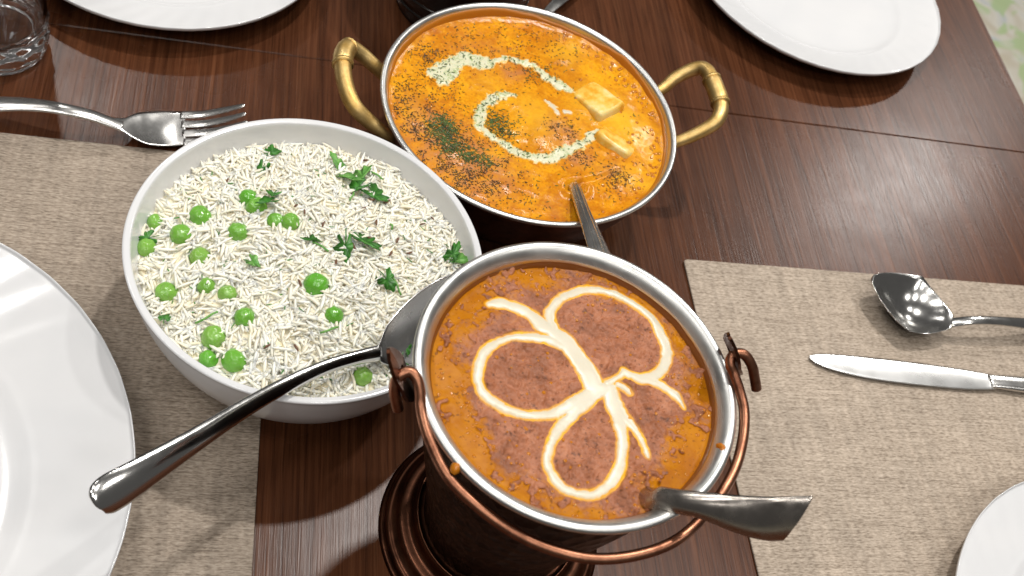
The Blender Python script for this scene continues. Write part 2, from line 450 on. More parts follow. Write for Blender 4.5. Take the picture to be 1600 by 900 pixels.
def pea_mesh(seed):
    rn = random.Random(seed); nr, ns = 22, 32; V = []
    dim = [(rn.uniform(.3, 1.5), rn.uniform(0, 6.28), rn.uniform(.06, .17), rn.uniform(3, 7)) for _ in range(3)]
    from mathutils import noise as mn
    for i in range(nr):
        th = PI*(i+.02)/(nr-1+.04)
        for j in range(ns):
            ph = 2*PI*j/ns; n = Vector((math.sin(th)*math.cos(ph), math.sin(th)*math.sin(ph), math.cos(th)))
            r = 1.0+.07*mn.noise(n*2.2+Vector((seed, 0, 0)))+.016*mn.noise(n*6+Vector((0, seed, 0)))
            for (a, b, d, w) in dim:
                q = Vector((math.sin(a)*math.cos(b), math.sin(a)*math.sin(b), math.cos(a))); r -= d*math.exp(-(1-n.dot(q))*w*3)
            V.append(tuple(n*r))
    return V, rings_faces(nr, ns, True, True, True)
protos = []; pea_pos = []
for (px, py, r, lab) in PEAS:
    p = at(px, py, .066)
    for _ in range(3): p = at(px, py, float(rice_z(np.array(p.x), np.array(p.y)))-r*.12)
    k = len(pea_pos) % 5
    if len(protos) < 5: o = mesh('pea', *pea_mesh(len(protos)*3.7+1), PEA); protos.append(o)
    else: o = protos[k].copy(); COL.objects.link(o)
    o.location = p; o.scale = (r*random.uniform(.95, 1.05), r, r*random.uniform(.92, 1.0))
    o.rotation_euler = (random.uniform(-.7, .7), random.uniform(-.7, .7), random.uniform(0, 6.28))
    tag(o, lab, 'pea', 'green peas in the rice'); pea_pos.append((p.x, p.y, r))

# rice : thousands of grains, one body
def build_rice():
    Vs, Fs, Cs = [], [], []; base = 0
    x, y, F = disc_grid(70, .0862)
    z = rice_z(x+BX, y+BY)-.0008+.0008*fbm(x, y, 400, 2, 2)
    Vs.append(np.stack([x+BX, y+BY, z], 1)); Fs.append(F); base = len(x)
    cb = np.tile(np.array([[.92, .84, .64, 1.]]), (len(x), 1)); cb[:, :3] *= (1+.25*fbm(x, y, 200, 2, 3))[:, None]; Cs.append(cb)
    N = 5000; nr, ns = 6, 6
    k = 0
    s = np.linspace(0, 1, nr); prof = np.array([.30, .86, 1.0, 1.0, .84, .28])
    while k < N:
        r = .0850*math.sqrt(random.random()); a = random.uniform(0, 2*PI)
        cx, cy = BX+r*math.cos(a), BY+r*math.sin(a)
        skip = False
        for (qx, qy, qr) in pea_pos:
            d = math.hypot(cx-qx, cy+.0015-qy)
            if d < qr*.95 and random.random() < .80: skip = True; break
        if skip: k += .3; continue
        L = random.uniform(.0084, .0132); w = random.uniform(.00078, .00104)
        if random.random() < .25: L *= random.uniform(.45, .75)
        yaw = 9.0*float(fbm(np.array(cx), np.array(cy), 42, 2, 4))+random.gauss(0, .75); tilt = random.gauss(0, .20); bend = random.gauss(0, .0007)
        lay = random.random()
        z0 = float(rice_z(np.array(cx), np.array(cy)))-.0012+.0030*lay**1.6
        u = s-.5
        ax = np.stack([u*L, bend*(1-4*u*u)+0*u, 0*u], 1)
        roll = random.uniform(-.8, .8)
        ax = np.stack([ax[:, 0], ax[:, 1]*math.cos(roll), ax[:, 1]*math.sin(roll)], 1)
        R = np.array(Euler((0, tilt, yaw)).to_matrix())
        an = 2*PI*np.arange(ns)/ns
        ring = np.stack([0*an, np.cos(an), np.sin(an)*.86], 1)
        P = ax[:, None, :]+ring[None]*(w*prof)[:, None, None]
        P[0, :, 0] -= 0; P = P.reshape(-1, 3)@R.T+np.array([cx, cy, z0])
        rr = np.hypot(P[:, 0]-BX, P[:, 1]-BY); lim = .0872; over = rr > lim
        if over.any():
            f = lim/rr.max(); P[:, 0] = BX+(P[:, 0]-BX)*f; P[:, 1] = BY+(P[:, 1]-BY)*f
        Vs.append(P); Fs.append(np.array(rings_faces(nr, ns))+base)
        caps = [(base+3, base+2, base+1, base+0), (base+5, base+4, base+3, base+0)]
        e = base+(nr-1)*ns; caps += [(e, e+1, e+2, e+3), (e, e+3, e+4, e+5)]
        Fs.append(np.array(caps)); base += nr*ns
        warm = random.random()
        c = np.array([.90, .865, .74])*random.uniform(.95, 1.03)
        if warm > .8: c = np.array([.88, .82, .66])*random.uniform(.94, 1.04)
        elif warm > .6: c = np.array([.91, .895, .80])
        Cs.append(np.tile(np.append(c, 1.0), (nr*ns, 1))); k += 1
    V = np.concatenate(Vs); F = np.concatenate(Fs)
    o = mesh('rice', V, F, RICE, recalc=False)
    ca = o.data.color_attributes.new('tone', 'FLOAT_COLOR', 'POINT')
    ca.data.foreach_set('color', np.concatenate(Cs).astype(np.float32).ravel())
    tag(o, 'heap of long white basmati rice grains filling the white bowl', 'rice', kind='stuff')
build_rice()

# coriander
def leaf_vf(size, seed, lobes=3):
    """one coriander leaflet: lobed, toothed, cupped, with a short stalk"""
    rn = random.Random(seed); n = 40; out = []
    for i in range(n):
        a = -2.5+5.0*i/(n-1)
        r = .55+.40*abs(math.cos(a*lobes/2.0*.95))**.6
        r += .10*math.cos(a*9+rn.random())+rn.uniform(-.03, .03)
        out.append((r*math.cos(a), r*math.sin(a)*.85))
    V = []; bend = rn.uniform(.25, .6)
    def lift(x, y): return bend*(y*y)*.7+rn.uniform(-.03, .03)+.25*math.sin(x*2.2+seed)*.35
    for zoff in (0, -.035):
        V.append((0, 0, zoff))
        for (x, y) in out: V.append((x, y, lift(x, y)+zoff))
    F = []; m = n+1
    for i in range(1, n): F.append((0, i, i+1)); F.append((m, m+i+1, m+i))
    for i in range(1, n): F.append((i, m+i, m+i+1, i+1))
    F.append((0, n, m+n, m)); F.append((0, m, m+1, 1))
    sv, sf = tube_vf([(-.02, 0, 0), (-.5, .04, -.02), (-.95, .10*rn.choice((-1, 1)), .02)], [.05, .05, .04], 6, len(V))
    V += sv; F += sf
    return [(x*size, y*size, z*size) for x, y, z in V], F
LEAVES = [(424, 238, .0050, 20, 0, 'small dark coriander leaf nearest the back rim of the rice bowl'),
 (410, 263, .0056, 250, 0, 'coriander leaf with a pale stalk just below the backmost leaf'),
 (428, 302, .0058, 260, 0, 'dark coriander leaf above the pair of touching peas'),
 (527, 254, .0056, 130, 1, 'pale green coriander sprig at the upper edge of the herb cluster'),
 (545, 278, .0070, 160, 1, 'light coriander leaf at the left of the herb cluster'),
 (566, 276, .0072, 60, 1, 'curled light coriander leaf at the top of the herb cluster'),
 (560, 292, .0075, 200, 0, 'mid green coriander leaf in the middle of the herb cluster'),
 (584, 303, .0080, 320, 0, 'darkest coriander leaf at the right end of the herb cluster'),
 (540, 384, .0078, 275, 0, 'dark coriander leaf folded in the centre right of the rice'),
 (569, 376, .0084, 315, 0, 'long coriander leaf lying right of the folded one'),
 (486, 375, .0052, 10, 0, 'small coriander leaf with a thin curled stalk in mid rice'),
 (604, 437, .0070, 300, 0, 'narrow coriander leaf by the shoulder of the rice spoon'),
 (394, 408, .0048, 310, 1, 'short pale coriander piece left of centre in the rice'),
 (708, 397, .0072, 70, 0, 'bright coriander bunch leaf at the right rim beside the copper bucket'),
 (718, 405, .0066, 10, 1, 'light coriander leaf touching the bucket rim at the right of the bowl'),
 (632, 540, .0072, 80, 0, 'coriander leaf in the shade under the copper lug'),
 (622, 560, .0060, 150, 0, 'coriander leaf below the leaf in the shade of the copper lug'),
 (232, 372, .0050, 200, 0, 'coriander scrap against the left wall above the split pea'),
 (418, 322, .0052, 200, 0, 'herb scrap lying on the top pair of peas'),
 (257, 497, .0050, 90, 0, 'dark herb scrap at the lower left wall of the bowl')]
for i, (px, py, s, deg, kind, lab) in enumerate(LEAVES):
    p = at(px, py, .068)
    for _ in range(3): p = at(px, py, float(rice_z(np.array(p.x), np.array(p.y)))+.0028)
    if i in (18,): p.z += .004
    v, f = leaf_vf(s*1.05, i+3, 3 if i % 2 else 5)
    o = mesh('coriander_leaf', v, f, LEAFP if kind else LEAF)
    o.location = p; o.rotation_euler = (random.uniform(-.7, .7), random.uniform(-.6, .6), math.radians(deg)+.4); o.scale = (random.uniform(1.0, 1.35), random.uniform(.6, .95), random.uniform(1.0, 1.8))
    tag(o, lab, 'herb leaf', 'coriander leaves on the rice')
STEMS = [((578, 268), (600, 282), 'thin green coriander stalk at the right of the herb cluster'), ((552, 300), (548, 314), 'short pale coriander stalk below the herb cluster'),
    ((488, 378), (515, 394), 'thin dark coriander stalk beside the small mid rice leaf'), ((610, 430), (628, 462), 'coriander stalk running down towards the rice spoon'),
    ((305, 505), (342, 488), 'pale green stalk lying in the lower left of the rice'), ((470, 600), (498, 588), 'pale green stalk under the rice spoon handle'),
    ((610, 350), (614, 360), 'tiny upright green stalk right of the cumin seeds'), ((500, 520), (530, 512), 'green stalk in the lower middle of the rice')]
for (p0, p1, lab) in STEMS:
    P = []
    for k in range(6):
        u = k/5; p = at(p0[0]+(p1[0]-p0[0])*u, p0[1]+(p1[1]-p0[1])*u, .068)
        for _ in range(2): p = at(p0[0]+(p1[0]-p0[0])*u, p0[1]+(p1[1]-p0[1])*u, float(rice_z(np.array(p.x), np.array(p.y)))+.0026)
        P.append((p.x+.0006*math.sin(u*5), p.y, p.z+.001*math.sin(u*3)))
    o = tube('coriander_stalk', P, .00055, LEAFP, None, 8); tag(o, lab, 'herb stalk', 'coriander stalks on the rice')
def rice_flecks():
    V, F = [], []
    for k in range(170):
        r = .080*math.sqrt(random.random()); a = random.uniform(0, 2*PI); x, y = BX+r*math.cos(a), BY+r*math.sin(a)
        z = float(rice_z(np.array(x), np.array(y)))+random.uniform(.0002, .0022)
        L = random.uniform(.0010, .0042); w = random.uniform(.0005, .0014); yw = random.uniform(0, 6.28)
        M = Matrix.Translation((x, y, z)) @ Euler((random.uniform(-.6, .6), random.uniform(-.5, .5), yw)).to_matrix().to_4x4()
        b = len(V); v, f = box_vf(-L/2, L/2, -w/2, w/2, -.00015, .00015, .00006)
        v = [(q[0], q[1]*(1-.5*abs(q[0])/(L/2)), q[2]+.12*q[0]*q[0]/L) for q in v]
        V += [tuple(M @ Vector(q)) for q in v]; F += [tuple(b+i for i in q) for q in f]
    o = mesh('chopped_coriander', V, F, LEAF, None, False); tag(o, 'tiny chopped green coriander flecks scattered over the white rice', 'herbs', kind='stuff')
rice_flecks()
CUM = [(568, 325), (588, 347), (579, 372), (553, 385), (676, 341), (660, 350), (476, 331), (462, 321), (605, 315), (571, 250), (611, 396), (621, 375), (525, 409),
       (355, 282), (469, 442), (417, 541), (463, 543), (580, 312), (640, 395), (505, 350)]
cv, cf = [], []
for i in range(7):
    u = i/6-.5; rr = .0007*math.sqrt(max(1-4*u*u, .02))
    for j in range(6): cv.append((u*.0046, rr*math.cos(j*PI/3)+.0010*u*u, rr*.8*math.sin(j*PI/3)))
cf = rings_faces(7, 6, True, True, True); cum0 = None
for (px, py) in CUM:
    p = at(px, py, .068)
    for _ in range(3): p = at(px, py, float(rice_z(np.array(p.x), np.array(p.y)))+.0024)
    if cum0 is None: cum0 = o = mesh('cumin_seed', cv, cf, CUMIN)
    else: o = cum0.copy(); COL.objects.link(o)
    o.location = p; o.rotation_euler = (0, random.uniform(-.3, .3), random.uniform(0, 6.28)); s = random.uniform(.75, 1.1); o.scale = (s, s, s)
    tag(o, 'brown cumin seed lying on the white rice', 'cumin seed', 'cumin seeds on the rice')

# ------------------------------------------------------------------ cutlery
def sheet(name, st, mat, parent, nu=13, per=6, groove=0, bottom=.75, slant=0):
    """st: stations (x,y,z, halfwidth, thick, dish(edge rise), roll). A closed, smoothly varying strip."""
    S = np.array([np.array(s, float) for s in smooth_prof(st, per)]); n = len(S)
    P = S[:, :3]; T = np.gradient(P, axis=0); T /= np.linalg.norm(T, axis=1)[:, None]
    V = []
    for i in range(n):
        t = Vector(T[i]); side = Vector((0, 0, 1)).cross(t).normalized(); nrm = t.cross(side)
        q = Matrix.Rotation(S[i, 6], 3, t); side = q @ side; nrm = q @ nrm
        w, th, di = S[i, 3:6]
        us = np.linspace(-1, 1, nu); sl = slant*w*(max(0.0, i/(n-1)-.55)/.45)**2
        for u in us: V.append(tuple(Vector(P[i])+t*(sl*u)+side*(w*u)+nrm*(di*u*u+th*.5*(1-u*u)**.5*.6+groove*math.cos(u*11)*(1-u*u))))
        for u in us[::-1][1:-1]: V.append(tuple(Vector(P[i])+t*(sl*u)+side*(w*u)+nrm*(di*u*u-th*bottom*(1-u*u)**.5)))
    ns = 2*nu-2
    F = rings_faces(n, ns, True, False, False)
    # cap ends as quads strips
    for base, rev in ((0, False), ((n-1)*ns, True)):
        for k in range(nu-1):
            a, b = base+k, base+k+1; c = base+(ns-k-1) % ns; d = base+(ns-k) % ns
            if k == 0: f = (a, b, c)
            elif k == nu-2: f = (a, b, d)
            else: f = (a, b, c, d)
            f = tuple(dict.fromkeys(f)); F.append(f[::-1] if not rev else f)
    return mesh(name, V, F, mat, parent)
def mv(p, q, t): return tuple(p[i]+(q[i]-p[i])*t for i in range(3))

# fork
fk = empty('fork', at(225, 200, 0)); tag(fk, 'steel table fork lying on the dark wood at the upper left', 'fork')
def L(p, o): q = Vector(p)-o.location; return (q.x, q.y, q.z)
hs = [(-150, 166, .008, .0085, .0028), (0, 161, .015, .0062, .0030), (60, 163, .0185, .0052, .0032), (100, 169, .0195, .0047, .0034), (140, 178, .0175, .0044, .0034), (172, 189, .0140, .0043, .0032), (192, 195, .0115, .0050, .0026)]
sheet('handle', [(*L(at(a, b, z), fk), w, t_, -.0008, 0) for a, b, z, w, t_ in hs], SATIN, fk)
hs = [(180, 191, .0130, .0042, .0026, -.0004), (192, 195, .0113, .0056, .0024, .0002), (204, 199, .0092, .0090, .0022, .0008), (216, 202, .0072, .0122, .0020, .0014), (230, 204, .0054, .0142, .0018, .0018), (250, 204, .0042, .0148, .0018, .0018), (272, 203, .0044, .0146, .0018, .0014), (290, 201, .0058, .0143, .0018, .0008)]
sheet('head', [(*L(at(a, b, z), fk), w, t_, d, 0) for a, b, z, w, t_, d in hs], SATIN, fk, 17)
h1, h2 = at(250, 204, .0042), at(288, 201, .0058)
hd = (h2-h1); hd.z = 0; hd.normalize(); sd = Vector((-hd.y, hd.x, 0))
tipc = at(385, 184, .0215)
for k in range(4):
    off = (k-1.5)/1.5
    a = h2+sd*(off*.0114)-hd*.0015+Vector((0, 0, .0006*off*off)); d = tipc-h2
    b = a+d*.35+Vector((0, 0, -.0026)); c = a+d*.7+Vector((0, 0, -.0024)); e = h2+d+sd*(off*.0108)
    sheet('tine', [(*L(a, fk), .0033, .0018, -.0002, 0), (*L(b, fk), .0031, .0020, -.0003, 0), (*L(c, fk), .0027, .0020, -.0003, 0), (*L(a.lerp(e, .96), fk), .0017, .0016, -.0002, 0), (*L(e, fk), .0007, .0010, 0, 0)], SATIN, fk, 9)

# knife
kn = empty('knife', at(1400, 585, .0018)); tag(kn, 'steel table knife lying on the beige placemat below the spoon', 'knife')
k0, k1 = at(1268, 562, .0045), at(1600, 604, .0045); kd = (k1-k0).normalized(); ks = Vector((-kd.y, kd.x, 0))
kl = (k1-k0).length
def kp(s, off, z): q = k0+kd*(s*kl)+ks*off; q.z = z; return L(q, kn)
sheet('blade', [(*kp(-.005, .0025, .0040), .0008, .0012, 0, 0), (*kp(.03, .0015, .0040), .0042, .0014, 0, 0), (*kp(.12, .0003, .0040), .0070, .0016, 0, 0), (*kp(.28, -.0005, .0040), .0088, .0018, 0, 0), (*kp(.5, -.0003, .0040), .0091, .0020, 0, 0),
    (*kp(.70, 0, .0042), .0083, .0022, 0, 0), (*kp(.80, .0003, .0045), .0070, .0026, 0, 0), (*kp(.85, .0004, .0050), .0058, .0034, 0, 0)], STEEL_KNIFE, kn)
sheet('handle', [(*kp(.83, .0004, .0055), .0054, .0046, 0, 0), (*kp(.90, .0004, .0060), .0056, .0060, 0, 0), (*kp(1.05, .0004, .0065), .0066, .0072, 0, 0), (*kp(1.35, .0004, .0065), .0085, .0074, 0, 0), (*kp(1.5, .0004, .0060), .0088, .0068, 0, 0)], SATIN, kn)

# table spoon on the right mat
sp = empty('table_spoon', at(1430, 500, .0018)); tag(sp, 'steel table spoon with round bowl lying on the beige placemat above the knife', 'spoon')
s0, s1 = at(1486, 503, .016), at(1600, 505, .016); sd_ = (s0-s1).normalized(); sd_.z = 0
s_tip = at(1366, 437, .020); ax = (s_tip-s0); ax.z = 0; axd = ax.normalized()
def sq(s, z, bend=0): q = s0+axd*s; q.z = z; return L(q, sp)
bl = .060
sb = []
for k in range(17):
    u = k/16; e = math.sin(PI*min(.985, max(.02, u))**.92)
    w = .0250*max(e, .0)**.62; w = max(w, .0040 if u < .2 else .0012); dd = .0135*(w/.0250)**2
    zc = .0165+.004*u; sb.append((*sq(-.001+.0615*u, zc-dd), w, .0017, dd, -.06))
sheet('spoon_bowl', sb, STEEL, sp, 25, 3)
hp = [s0, s0.lerp(s1, .25), s0.lerp(s1, .6), s1, s1+(s1-s0)*.6, s1+(s1-s0)*1.2]
hz = [.0150, .0185, .0185, .0160, .0115, .0085]; hw = [.0036, .0034, .0036, .0046, .0070, .0090]; ht = [.0030, .0036, .0036, .0034, .0030, .0028]
sheet('handle', [(*L((p.x, p.y, z), sp), w, t_, 0, 0) for p, z, w, t_ in zip(hp, hz, hw, ht)], STEEL, sp)

# serving spoon in the rice bowl
rs = empty('serving_spoon', at(560, 565, .066)); tag(rs, 'steel serving spoon resting in the rice with handle pointing to the lower left', 'spoon', 'serving spoons in the dishes')
pts = [(150, 790, .0895, .0030, .0028), (154, 787, .0900, .0064, .0032), (172, 774, .0905, .0086, .0032), (215, 748, .0900, .0080, .0032), (300, 693, .0870, .0058, .0034), (380, 641, .0830, .0046, .0036), (445, 604, .0795, .0041, .0038), (510, 574, .0775, .0037, .0038), (560, 559, .0760, .0037, .0036), (596, 552, .0740, .0043, .0030)]
sheet('handle', [(*L(at(a, b, z), rs), w, t_, -.0017*(w/.008), .80) for a, b, z, w, t_ in pts], STEEL, rs, 17)
pts = [(592, 553, .0742, .0042, .0026, 0), (602, 549, .0730, .0078, .0020, .001), (616, 539, .0715, .0125, .0018, .003), (640, 520, .0690, .0160, .0016, .0055), (672, 494, .0670, .0168, .0016, .0065), (705, 467, .0660, .0140, .0016, .005), (728, 448, .0660, .0080, .0016, .002), (738, 440, .0660, .0015, .0012, 0)]
sheet('spoon_bowl', [(*L(at(a, b, z), rs), w, t_, d, .70) for a, b, z, w, t_, d in pts], SATIN, rs, 21)

# ------------------------------------------------------------------ karahi
KX, KY, KR, KH = -.033, .5134, .0947, .070
kar = empty('karahi', (KX, KY, 0)); tag(kar, 'round steel serving pan with brass handles holding the orange curry', 'pan')
outer = [(.0005, .002), (.050, .002), (.053, .0), (.056, .002), (.066, .012), (.077, .027), (.0855, .044), (.0905, .060), (.0918, .066)]
lip = [(.0935, .0670), (.0945, .0682), (.0947, .0694), (.0942, .0702), (.0930, .0705), (.0918, .0700)]
inner = [(.0905, .0680), (.0890, .060), (.084, .045), (.075, .028), (.060, .010), (.0005, .006)]
lathe('pan_body', [tuple(p) for p in smooth_prof(outer, 4)], DARKCOP, kar, 160)
lathe('pan_rim', [tuple(p) for p in smooth_prof([(.0900, .0655)]+lip+[(.0905, .0680)]+inner[1:], 4)], STEEL_LIP, kar, 160)
def handle(name, px):
    pts = [Vector(at(a, b, z))-Vector((KX, KY, 0)) for a, b, z in px]
    sm = [Vector(p) for p in smooth_prof([tuple(p) for p in pts], 8)]
    n = len(sm); rad = []
    for i in range(n):
        s = i/(n-1); rad.append(.0033+.0026*math.sin(PI*s)**.8)
    tube(name, sm, rad, BRASS, kar, 16)
    mid = int(n*.46); w = n//14
    return sm, rad
for side, px in (('l', [(603, 121, .052), (585, 103, .058), (563, 84, .064), (545, 75, .069), (536, 92, .071), (539, 130, .070), (553, 165, .067), (577, 190, .060), (606, 212, .053)]),
                 ('r', [(1030, 142, .052), (1055, 122, .058), (1085, 108, .066), (1103, 110, .070), (1115, 132, .071), (1126, 165, .070), (1121, 187, .068), (1100, 203, .062), (1056, 222, .052)])):
    hm = [Vector(at(a, b, z))-Vector((KX, KY, 0)) for a, b, z in px]
    for e, k in ((0, 0), (-1, len(hm)+1)):
        q = hm[e]; t_ = math.atan2(q.y, q.x); hm.insert(k, Vector((.0850*math.cos(t_), .0850*math.sin(t_), .0460)))
    sm = [Vector(p) for p in smooth_prof([tuple(p) for p in hm], 8)]; n = len(sm)
    rad = [.0030+.0022*math.sin(PI*i/(n-1))**.7 for i in range(n)]
    h = tube('pan_handle', sm, rad, BRASS, kar, 16)
    lo, hi = (int(n*.40), int(n*.54)) if side == 'l' else (int(n*.47), int(n*.60))
    seg = sm[lo:hi]
    prof = [.0058]+[.0062]*(len(seg)-2)+[.0058]
    V, F = tube_vf(seg, prof, 16); c = mesh('grip_collar', V, F, BRASS, h)
    for e in (lo, hi-1):
        V, F = tube_vf([sm[e-1].lerp(sm[e], .6), sm[e].lerp(sm[min(e+1, n-1)], .4)], .0066, 16); mesh('grip_ring', V, F, BRASS, h)

def curry():
    x, y, F = disc_grid(330, .0892); X, Y = x+KX, y+KY; zc = .0620
    r = np.hypot(x, y)/.0885
    z = zc+.0014*fbm(x, y, 45, 3, 0)+.00035*fbm(x, y, 160, 2, 3)
    z += .0016*np.clip((r-.93)/.07, 0, 1)**2
    pale = np.zeros_like(x); brown = np.zeros_like(x)
    for px, py, rr, hh, pl in ((885, 85, .016, .0022, .6), (845, 195, .022, .0024, .45), (980, 200, .020, .0030, .6), (935, 165, .022, .0030, .8), (760, 130, .014, .0014, .3), (640, 150, .016, .0010, .2), (1010, 290, .013, .0006, .5), (640, 100, .014, .0008, .2), (975, 275, .012, .0008, .4), (820, 165, .014, .0018, .25)):
        p = at(px, py, zc); d2 = ((X-p.x)**2+(Y-p.y)**2)/rr**2; g = np.exp(-d2*1.6); z += hh*g; pale += pl*g
    for px, py, rr, a in ((650, 190, .022, .7), (700, 225, .026, 1.0), (760, 270, .024, 1.0), (690, 270, .020, .8), (880, 208, .013, 1.5), (905, 245, .012, 1.0), (730, 320, .018, .5), (740, 80, .03, .35), (960, 270, .010, .8), (800, 110, .012, .7), (870, 325, .012, .4)):
        p = at(px, py, zc); d2 = ((X-p.x)**2+(Y-p.y)**2)/rr**2; brown += a*np.exp(-d2*1.6)
    # trench where the spoon goes in
    p = at(905, 288, zc); q = at(965, 268, zc)
    t_ = np.clip(((X-p.x)*(q.x-p.x)+(Y-p.y)*(q.y-p.y))/((q-p).length_squared), -.3, 1); d = np.hypot(X-p.x-t_*(q.x-p.x), Y-p.y-t_*(q.y-p.y))
    z -= .0022*np.exp(-(d/.0022)**2)
    p = at(899, 292, zc); d = np.hypot(X-p.x, Y-p.y); z += .0016*np.exp(-((d-.0075)/.003)**2)
    brown = np.clip(brown*(.75+.9*fbm(x, y, 220, 2, 5)), 0, 1); pale = np.clip(pale*(.9+.5*fbm(x, y, 90, 3, 6)), 0, 1)
    o = mesh('paneer_curry', np.stack([X, Y, z], 1), F, CURRY, recalc=False)
    ca = o.data.color_attributes.new('mask', 'FLOAT_COLOR', 'POINT')
    ca.data.foreach_set('color', np.stack([pale, brown, 0*pale, 1+0*pale], 1).astype(np.float32).ravel())
    tag(o, 'orange paneer curry filling the steel pan with brass handles', 'curry')
    return X, Y, z
CXg, CYg, CZg = curry()
def near_z(X, Y, Z, x, y): return float(Z[np.argmin((X-x)**2+(Y-y)**2)])
def px_strokes(strokes, z, k):
    out = []
    for st in strokes:
        o = []
        for px, py, h in st:
            p = at(px, py, z); o.append((p.x, p.y, h/k))
        out.append(o)
    return out
def cream_layer(name, X, Y, Z, strokes, mat, h, edge, wob_s, wob_a, nz, soft=.0007):
    D = stroke_dist(X, Y, strokes)+wob_a*fbm(X, Y, wob_s, 3, 2)+.0009*fbm(X, Y, 70, 2, 5)
    prof = np.where(D < 0, h*(1-np.exp(D/(edge*.9)))+.00006, -.0012*np.clip(D/.0008, 0, 1))
    z = Z+prof+nz*fbm(X, Y, 180, 2, 4)*(D < 0)
    n = int(round(math.sqrt(len(X)))); keep = (D < .0012).reshape(n, n)
    i, j = np.meshgrid(np.arange(n-1), np.arange(n-1), indexing='ij'); k = keep[:-1, :-1] & keep[1:, :-1] & keep[1:, 1:] & keep[:-1, 1:]
    i, j = i[k], j[k]; F = np.stack([i*n+j, (i+1)*n+j, (i+1)*n+j+1, i*n+j+1], 1)
    used = np.unique(F); mp = -np.ones(len(X), int); mp[used] = np.arange(len(used))
    o = mesh(name, np.stack([X, Y, z], 1)[used], mp[F], mat, recalc=False)
    m = np.clip(1+D[used]/soft, 0, 1)
    ca = o.data.color_attributes.new('mask', 'FLOAT_COLOR', 'POINT')
    ca.data.foreach_set('color', np.stack([m*.85, m, m, 1+0*m], 1).astype(np.float32).ravel())
    return o, D
KS1 = [[(677, 115, 10.8), (696, 111, 20.4), (712, 98, 15.6), (728, 93, 16.8), (752, 98, 14.4), (771, 97, 10.8), (789, 92, 7.2), (811, 96, 7.2), (832, 102, 5.4), (848, 113, 6.0), (859, 124, 9.6), (875, 134, 9.6), (893, 144, 6.0)], [(690, 115, 14.4), (692, 126, 10.8)]]
KS2 = [[(806, 150, 3.6), (789, 149, 7.2), (771, 152, 9.6), (757, 165, 7.2), (749, 183, 9.6), (752, 197, 9.6), (765, 210, 8.4), (781, 221, 7.2), (800, 230, 9.6), (816, 240, 9.6), (837, 247, 9.6), (859, 245, 9.6), (880, 237, 10.8), (901, 228, 9.6), (922, 215, 9.6), (932, 208, 10.8)]]
KS3 = [[(853, 154, 3.6), (864, 165, 6.0), (875, 176, 6.0)], [(884, 172, 6.0), (890, 173, 4.8)]]
kpx = 2380.
o, D1 = cream_layer('cream_drizzle', CXg, CYg, CZg, px_strokes(KS1, .0625, kpx), CREAM2, .0007, .0012, 330, .0034, .0003, .0014)
tag(o, 'upper swoosh of herb dusted cream on the orange curry', 'cream', 'cream drizzles on the orange curry')
o, D2 = cream_layer('cream_drizzle', CXg, CYg, CZg, px_strokes(KS2, .0630, kpx), CREAM2, .0007, .0012, 330, .0034, .0003, .0016)
tag(o, 'lower curl of herb dusted cream on the orange curry', 'cream', 'cream drizzles on the orange curry')
o, D3 = cream_layer('cream_drizzle', CXg, CYg, CZg, px_strokes(KS3, .0645, kpx), CREAM, .0006, .0010, 300, .0026, .0003, .0012)
tag(o, 'small white cream dab between the paneer and the cream curl', 'cream', 'cream drizzles on the orange curry')
# paneer
def paneer(px, py, z, sx, sy, sz, rz, tx, ty, lab):
    n = 7; V, F = [], []
    b = bpy.data.meshes.new('paneer_cube')
    bm = bmesh.new(); bmesh.ops.create_cube(bm, size=1.0)
    bmesh.ops.scale(bm, vec=(sx, sy, sz), verts=bm.verts)
    bmesh.ops.bevel(bm, geom=list(bm.edges), offset=.0034, segments=4, affect='EDGES', profile=.6)
    bmesh.ops.subdivide_edges(bm, edges=list(bm.edges), cuts=2, use_grid_fill=True)
    for v in bm.verts:
        v.co.z += .0006*math.sin(v.co.x*420+v.co.y*300); v.co.x += .0004*math.sin(v.co.y*500+1); v.co.y += .0004*math.sin(v.co.x*450)
    bm.to_mesh(b); bm.free()
    b.polygons.foreach_set('use_smooth', [True]*len(b.polygons)); b.materials.append(PANEER)
    o = bpy.data.objects.new('paneer_cube', b); COL.objects.link(o); o.location = at(px, py, z); o.rotation_euler = (tx, ty, rz)
    tag(o, lab, 'paneer', 'paneer cubes in the orange curry')
ang = math.atan2(*(lambda d: (d.y, d.x))(at(979, 175, .066)-at(937, 130, .066)))
paneer(932, 163, .0610, .030, .023, .012, ang, .06, -.22, 'pale yellow paneer cube standing proud at the right of the curry')
ang2 = math.atan2(*(lambda d: (d.y, d.x))(at(986, 233, .066)-at(946, 207, .066)))
paneer(958, 229, .0594, .026, .015, .012, ang2, -.30, 0.05, 'sunken paneer slab showing one pale edge near the right end of the cream curl')

